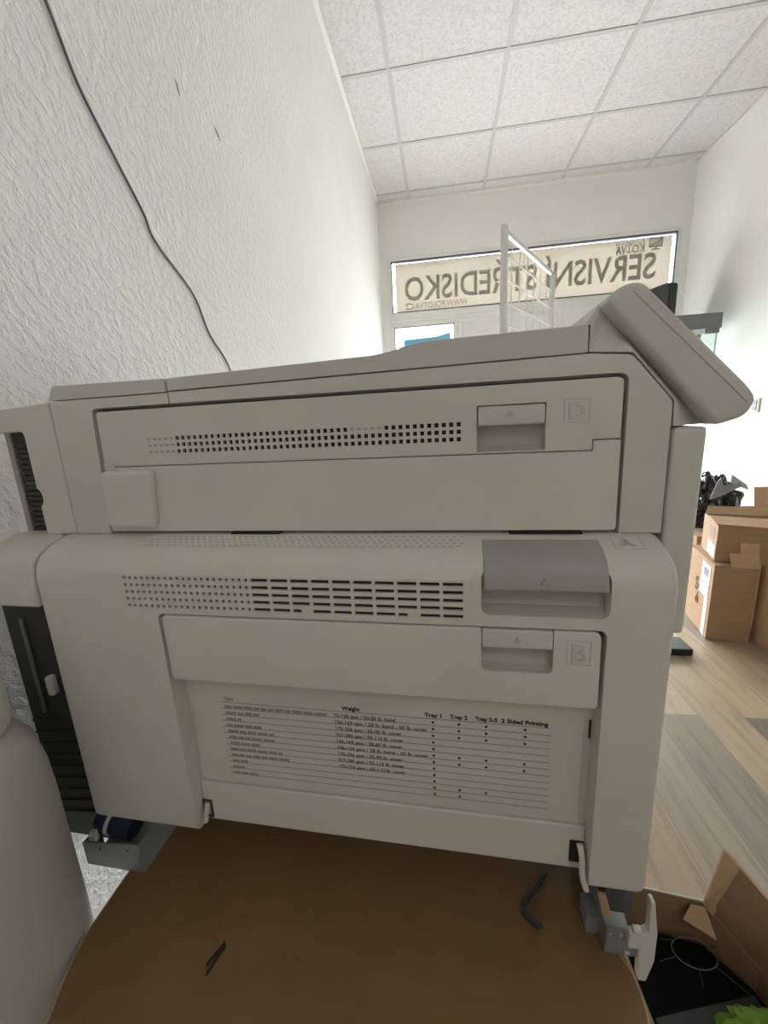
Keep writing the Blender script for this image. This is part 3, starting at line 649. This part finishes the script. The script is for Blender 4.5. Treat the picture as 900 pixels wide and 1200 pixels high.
# ================================================================== BOXES by the right wall
def frame(o, ang):
    c, s = math.cos(ang), math.sin(ang)
    return lambda x, y, z: (o[0]+x*c-y*s, o[1]+x*s+y*c, o[2]+z)
def carton(name, label, o, ang, w, d, h, flaps=(), closed=False, group=None, m=CARD):
    """o = near left bottom corner; flaps = (side, length, lift angle from flat-out in degrees, cut0, cut1)"""
    f = frame(o, ang); cc = f(w/2, d/2, 0)
    t = thing(name, label, 'cardboard box', cc, group); th = .005
    b = B()
    for (x0, x1, y0, y1, z0, z1) in ((0, w, 0, th, 0, h), (0, w, d-th, d, 0, h), (0, th, th, d-th, 0, h), (w-th, w, th, d-th, 0, h), (th, w-th, th, d-th, 0, th)):
        hexa(b, [f(x0, y0, z0), f(x1, y0, z0), f(x1, y1, z0), f(x0, y1, z0), f(x0, y0, z1), f(x1, y0, z1), f(x1, y1, z1), f(x0, y1, z1)])
    if closed: hexa(b, [f(0, 0, h), f(w, 0, h), f(w, d, h), f(0, d, h), f(0, 0, h+th), f(w, 0, h+th), f(w, d, h+th), f(0, d, h+th)])
    obj('carton_body', b, m, t)
    for side, ln, ang2, c0, c1 in flaps:
        a = math.radians(ang2); dx, dz = ln*math.cos(a), ln*math.sin(a)
        if side == 'near': q = [f(0, .003, h), f(w, .003, h), f(w-c1, .003-dx, h+dz), f(c0, .003-dx, h+dz)]
        if side == 'far': q = [f(w, d-.003, h), f(0, d-.003, h), f(c0, d-.003+dx, h+dz), f(w-c1, d-.003+dx, h+dz)]
        if side == 'left': q = [f(.003, d, h), f(.003, 0, h), f(.003-dx, c0, h+dz), f(.003-dx, d-c1, h+dz)]
        if side == 'right': q = [f(w-.003, 0, h), f(w-.003, d, h), f(w-.003+dx, d-c1, h+dz), f(w-.003+dx, c0, h+dz)]
        b = B(); slabq(b, *q, .004); obj('flap', b, m, t)
    return t, f
G = 'cardboard boxes by the right wall'
A, fA = carton('cardboard_box', 'brown cardboard box with a white shipping label and round logo, lowest by the printer', (1.108, 1.790, 0), math.radians(-11.3), .150, .29, .332, closed=True, group=G)
b = B(); q = [fA(x, -.002, .337+z) for x, z in ((.075, 0), (.150, 0))]
# notched flap that stands up along the front edge
pts = [(.072, .000), (.148, .000), (.140, .055), (.136, .105), (.076, .105), (.080, .062), (.044, .060), (.056, .000)]
loft(b, [[fA(x, yy, .332+z) for x, z in pts] for yy in (-.006, -.002)]); obj('flap', b, CARD_L, A)
b = B(); hexa(b, [fA(-.0012, .030, .170), fA(-.0012, .120, .175), fA(0, .120, .175), fA(0, .030, .170), fA(-.0012, .030, .315), fA(-.0012, .120, .320), fA(0, .120, .320), fA(0, .030, .315)]); sh = obj('shipping_label', b, PAPER, A)
b = B()
for k in range(9): hexa(b, [fA(-.0018, .045+.006*k, .262), fA(-.0018, .048+.006*k, .262), fA(-.001, .048+.006*k, .262), fA(-.001, .045+.006*k, .262), fA(-.0018, .045+.006*k, .298), fA(-.0018, .048+.006*k, .298), fA(-.001, .048+.006*k, .298), fA(-.001, .045+.006*k, .298)])
for k in range(4): hexa(b, [fA(-.0018, .045, .190+.014*k), fA(-.0018, .100, .190+.014*k), fA(-.001, .100, .190+.014*k), fA(-.001, .045, .190+.014*k), fA(-.0018, .045, .194+.014*k), fA(-.0018, .100, .194+.014*k), fA(-.001, .100, .194+.014*k), fA(-.001, .045, .194+.014*k)])
obj('label_print', b, mat('label_grey_print', (.30, .33, .38), .6), sh)
b = B(); hexa(b, [fA(-.0012, .022, .0), fA(-.0012, .062, .0), fA(0, .062, .0), fA(0, .022, .0), fA(-.0012, .022, .168), fA(-.0012, .062, .168), fA(0, .062, .168), fA(0, .022, .168)]); obj('packing_tape', b, mat('clear_grey_tape', (.52, .49, .50), .25), A)
b = B()
Oo = Vector(fA(-.001, .135, .155)); Zd = Vector((0, 0, 1)); Yd = (Vector(fA(0, 1, 0))-Vector(fA(0, 0, 0)))
tube(b, [Oo+Yd*(.014*math.cos(2*PI*k/16))+Zd*(-.030+.018*math.sin(2*PI*k/16)) for k in range(17)], .002, 6)
tube(b, [Oo+Yd*(.007*math.cos(2*PI*k/12))+Zd*(-.030+.009*math.sin(2*PI*k/12)) for k in range(13)], .0016, 6)
tube(b, [Oo+Yd*.0-Zd*.012, Oo+Zd*.004], .002, 6)
text(b, 'cyb', .050, Oo+Yd*.010+Zd*.006, Zd, Yd, .001, .066); obj('logo_print', b, mat('brown_print', (.14, .09, .06), .7), A)

Bx, fB = carton('cardboard_box', 'smaller brown cardboard box with loose top flaps stacked on the labelled box', (1.127, 1.830, .3405), math.radians(-17.5), .40, .225, .158, flaps=(('far', .06, 25, .02, .02),), group=G)
b = B(); hexa(b, [fB(-.006, -.004, .158), fB(.40, -.012, .146), fB(.40, .15, .150), fB(.0, .15, .160), fB(-.006, -.004, .163), fB(.40, -.012, .152), fB(.40, .15, .156), fB(.0, .15, .165)]); obj('flap', b, CARD, Bx)
b = B(); hexa(b, [fB(-.0012, .012, .010), fB(-.0012, .120, .012), fB(0, .120, .012), fB(0, .012, .010), fB(-.0012, .012, .062), fB(-.0012, .120, .066), fB(0, .120, .066), fB(0, .012, .062)]); obj('shipping_label', b, PAPER, Bx)
b = B(); hexa(b, [fB(-.0012, .040, .085), fB(-.0012, .115, .088), fB(0, .115, .088), fB(0, .040, .085), fB(-.0012, .040, .130), fB(-.0012, .115, .132), fB(0, .115, .132), fB(0, .040, .130)]); obj('printed_square', b, mat('grey_brown_print', (.27, .19, .13), .7), Bx)

Cx, fC = carton('cardboard_box', 'plain brown cardboard box beside the labelled box, cut off by the photo edge', (1.365, 1.452, 0), math.radians(14.5), .36, .345, .335, closed=True, group=G)
Dx, fD = carton('cardboard_box', 'big brown cardboard box with a tall flap standing up against the bright wall', (1.515, 2.200, 0), math.radians(-3), .40, .42, .40, flaps=(('near', .185, 96, -.015, .01), ('right', .14, 80, .01, .01)), group=G, m=CARD_L)
Ex, fE = carton('cardboard_box', 'brown cardboard box behind the stack, under the black bags', (1.280, 2.230, 0), math.radians(-2), .205, .30, .325, closed=True, group=G)
# crumpled black bag on that box
bm = B(); bmesh.ops.create_icosphere(bm, subdivisions=5, radius=1)
bc_ = Vector((1.395, 2.375, .482))
for v in bm.verts:
    p = v.co.copy(); k = noise.fractal(p*1.7+Vector((3, 1, 5)), .9, 2.1, 4)
    cr = 1-abs(noise.noise(p*3.1+Vector((9, 2, 4))))*1.0
    s = .78+.32*k+.22*cr
    q = Vector((p.x*.112*s, p.y*.13*s, p.z*.155*s))
    v.co = bc_+q
    v.co.z = max(v.co.z, .3335)
bg = thing('bin_bag', 'crumpled shiny black plastic bag on the box behind the stack', 'bag', (bc_.x, bc_.y, .3305))
obj('bag_skin', bm, BAG, bg, sharp=25)
b = B()
slabq(b, (1.362, 2.235, .535), (1.458, 2.238, .585), (1.452, 2.250, .602), (1.375, 2.250, .590), .003)
slabq(b, (1.325, 2.245, .520), (1.392, 2.236, .548), (1.362, 2.240, .628), (1.350, 2.246, .612), .003)
slabq(b, (1.400, 2.232, .605), (1.505, 2.262, .560), (1.498, 2.272, .588), (1.408, 2.242, .645), .003)
slabq(b, (1.440, 2.240, .47), (1.475, 2.246, .42), (1.482, 2.252, .43), (1.450, 2.248, .53), .003)
obj('foil_strip', b, BAG_G, bg)

# black plinth
b = B(); box(b, .850, .982, 1.645, 1.745, 0, .030)
o = obj('stand_plinth', b, BLACK, base=(.90, 1.68, 0), bevel=.003); tag(o, 'small black plinth on the plank floor behind the printer corner', 'plinth')

# ================================================================== OPEN BOX at the lower right, with a black fan
nb = thing('cardboard_box', 'open brown cardboard box on the floor beside the table, holding the black fan', 'cardboard box', (.31, .35, 0))
K = [(.206, .484), (.3350, .4680), (.3735, .4245), (.4500, .2500), (.228, .215)]     # squashed outline: back-left, back-right, bend, front-right, front-left
def wallq(bm, p, q, z0, z1, z2, th=.004):
    p, q = Vector((*p, 0)), Vector((*q, 0)); n = (q-p).cross(Vector((0, 0, 1))).normalized()*-th
    Z = lambda v, z: v+Vector((0, 0, z))
    hexa(bm, [Z(p, z0), Z(q, z0), Z(q+n, z0), Z(p+n, z0), Z(p, z1), Z(q, z2), Z(q+n, z2), Z(p+n, z1)])
b = B(); wallq(b, K[0], K[1], 0, .350, .350); wallq(b, K[1], K[2], 0, .345, .315); wallq(b, K[2], K[3], 0, .315, .31); wallq(b, K[3], K[4], 0, .31, .33); wallq(b, K[4], K[0], 0, .33, .345); pxy(b, K[::-1], 0, .004)
obj('carton_body', b, CARD_IN, nb)
b = B()
loft(b, [[(.3370, .4690, .344), (.3555, .4820, .424), (.3595, .4820, .424), (.3410, .4690, .340)], [(.3750, .4250, .315), (.3680, .4240, .424), (.3720, .4250, .424), (.3790, .4260, .315)], [(.4515, .2510, .31), (.4050, .2600, .420), (.4090, .2610, .420), (.4555, .2520, .31)]])
obj('flap', b, CARD, nb)
b = B(); slabq(b, (.3300, .4690, .350), (.3400, .4650, .336), (.3600, .4630, .424), (.3545, .4835, .424), .003); obj('flap', b, CARD_L, nb)  # paler board puts the window light on this flap into its colour
b = B(); slabq(b, (.3150, .4660, .349), (.3310, .4640, .349), (.3345, .4420, .327), (.3010, .4560, .336), .002); obj('flap', b, CARD_L, nb)  # paler board stands for light falling on the fold from above
b = B(); tube(b, [(.204, .4855, .3512), (.336, .4695, .3512)], .0012, 6); slabq(b, (.222, .490, .3525), (.250, .486, .3525), (.250, .488, .356), (.222, .492, .356), .0004); obj('tape_edge', b, mat('shiny_clear_tape', (.62, .58, .52), .12), nb)
# fan
fn = thing('cooling_fan', 'black fan with a thin pale ring and spokes inside the open box', 'fan', (.32, .37, .28))
FZ = .298; hc = Vector((.3120, .4440, FZ))
BLK = mat('matt_black_plastic', (.004, .004, .005), .8, spec=.2)
b = B(); ring_in = [(hc.x+.026*math.cos(2*PI*k/20), hc.y+.019*math.sin(2*PI*k/20)) for k in range(20)]
pxy(b, [(.213, .476), (.3310, .4610), (.3660, .4200), (.4360, .2620), (.237, .228)], .276, .290); obj('shroud', b, BLK, fn, bevel=.003)
b = B(); tube(b, [(hc.x+.026*math.cos(a), hc.y+.017*math.sin(a), FZ) for a in [2*PI*k/28 for k in range(29)]], .0007, 6); obj('wire_ring', b, mat('pale_grey_wire', (.22, .22, .215), .4), fn)
DW = mat('dim_grey_wire', (.07, .07, .07), .4)
for a, r1 in ((1.5, 1.9), (.5, 1.7), (-.75, 3.0), (-1.7, 1.9), (2.4, 1.8), (3.5, 1.9)):
    b = B(); tube(b, [(hc.x+.026*math.cos(a), hc.y+.017*math.sin(a), FZ), (min(hc.x+.026*r1*math.cos(a), .358), min(hc.y+.017*r1*math.sin(a), .458), FZ-.004)], .0006, 6); obj('spoke', b, DW, fn)
for k in range(7):
    a = 2*PI*k/7; b = B()
    q = [(hc.x+r*math.cos(a+e), hc.y+r*.65*math.sin(a+e), FZ+z) for r, e, z in ((.007, -.1, -.004), (.007, .5, -.006), (.024, .7, -.0065), (.024, .05, -.0035))]
    slabq(b, *q, .0006); obj('blade', b, BLK, fn)
b = B(); tube(b, [(hc.x, hc.y, FZ-.008), (hc.x, hc.y, FZ-.002)], .0065, 16); obj('hub', b, BLK, fn)
# strip in front of the fan and green cloth
b = B(); slabq(b, (.233, .374, .2955), (.358, .408, .2955), (.362, .392, .2955), (.236, .356, .2955), -.004)
o = obj('grey_strip', b, CHAR, base=(.30, .38, .2915)); tag(o, 'dark grey flat strip lying across the open box before the fan', 'strip')
bm = B(); bmesh.ops.create_icosphere(bm, subdivisions=4, radius=1)
for v in bm.verts:
    p = v.co.copy(); s = .85+.35*noise.fractal(p*2.2, .9, 2.1, 3)
    v.co = Vector((.338+p.x*.048*s, .358+p.y*.030*s, .318+p.z*.022*s))
o = obj('green_cloth', bm, GREEN, base=(.338, .358, .296)); tag(o, 'bright green crumpled cloth at the front of the open box', 'cloth')

# ================================================================== LIGHT: overcast daylight through the shop windows
W = bpy.data.worlds.new('daylight'); S.world = W; W.use_nodes = True
bg_ = W.node_tree.nodes['Background']; bg_.inputs[1].default_value = 1.
class _W: node_tree = W.node_tree                                     # street below, house fronts at eye level, overcast sky above
tcw = nd(_W, 'ShaderNodeTexCoord'); sx = nd(_W, 'ShaderNodeSeparateXYZ'); lk(_W, tcw.outputs['Generated'], sx.inputs[0])
mr = nd(_W, 'ShaderNodeMapRange'); mr.inputs[1].default_value = -.5; mr.inputs[2].default_value = .5; lk(_W, sx.outputs['Z'], mr.inputs[0])
vs_ = nd(_W, 'ShaderNodeVectorMath', operation='SCALE'); vs_.inputs['Scale'].default_value = 42.
lk(_W, ramp(_W, mr.outputs[0], [(0, (.26, .257, .257)), (.48, (.26, .257, .257)), (.56, (.50, .51, .53)), (.85, (.96, .995, 1.07))]), vs_.inputs[0]); lk(_W, vs_.outputs[0], bg_.inputs[0])
for (x0, x1, z0, z1) in ((-.445, 1.92, 1.947, 2.375), (-.436, .111, .14, 1.823), (.19, 1.91, .14, 1.823)):
    l = bpy.data.lights.new('window_portal', 'AREA'); l.shape = 'RECTANGLE'; l.size = x1-x0; l.size_y = z1-z0; l.cycles.is_portal = True
    o = bpy.data.objects.new('window_portal', l); COL.objects.link(o); o.location = ((x0+x1)/2, YF+.10, (z0+z1)/2); o.rotation_euler = (-PI/2, 0, 0)

l = bpy.data.lights.new('printer_fill', 'AREA'); l.shape = 'SQUARE'; l.size = .58; l.energy = 7; l.color = (1, .97, .93)      # unseen fill lamp, added to brighten the printer face
o = bpy.data.objects.new('printer_fill', l); COL.objects.link(o); o.location = (.685, -1.70, ZC-.006)

# ================================================================== CAMERA
cam = bpy.data.cameras.new('camera'); co = bpy.data.objects.new('camera', cam); COL.objects.link(co)
R = Matrix(((0.9888262437967362, 0.1400834289859628, -0.0509832570788894), (-0.01824861255704418, -0.22568339061408688, -0.9740297712804636), (-0.14795150461749382, 0.9640765737867839, -0.22060533120701212)))
co.matrix_world = Matrix.Translation((0, 0, 1)) @ Matrix((R[0], -R[1], -R[2])).transposed().to_4x4()
cam.sensor_fit = 'VERTICAL'; cam.sensor_height = 36; cam.sensor_width = 27; cam.lens = 14.4; cam.clip_start = .01; cam.clip_end = 100
S.camera = co
S.view_settings.view_transform = 'Standard'; S.view_settings.look = 'None'; S.view_settings.exposure = 0; S.view_settings.gamma = 1; S.view_settings.use_curve_mapping = False
S.cycles.use_denoising = True
S.cycles.max_bounces = 12; S.cycles.diffuse_bounces = 8; S.cycles.transparent_max_bounces = 16
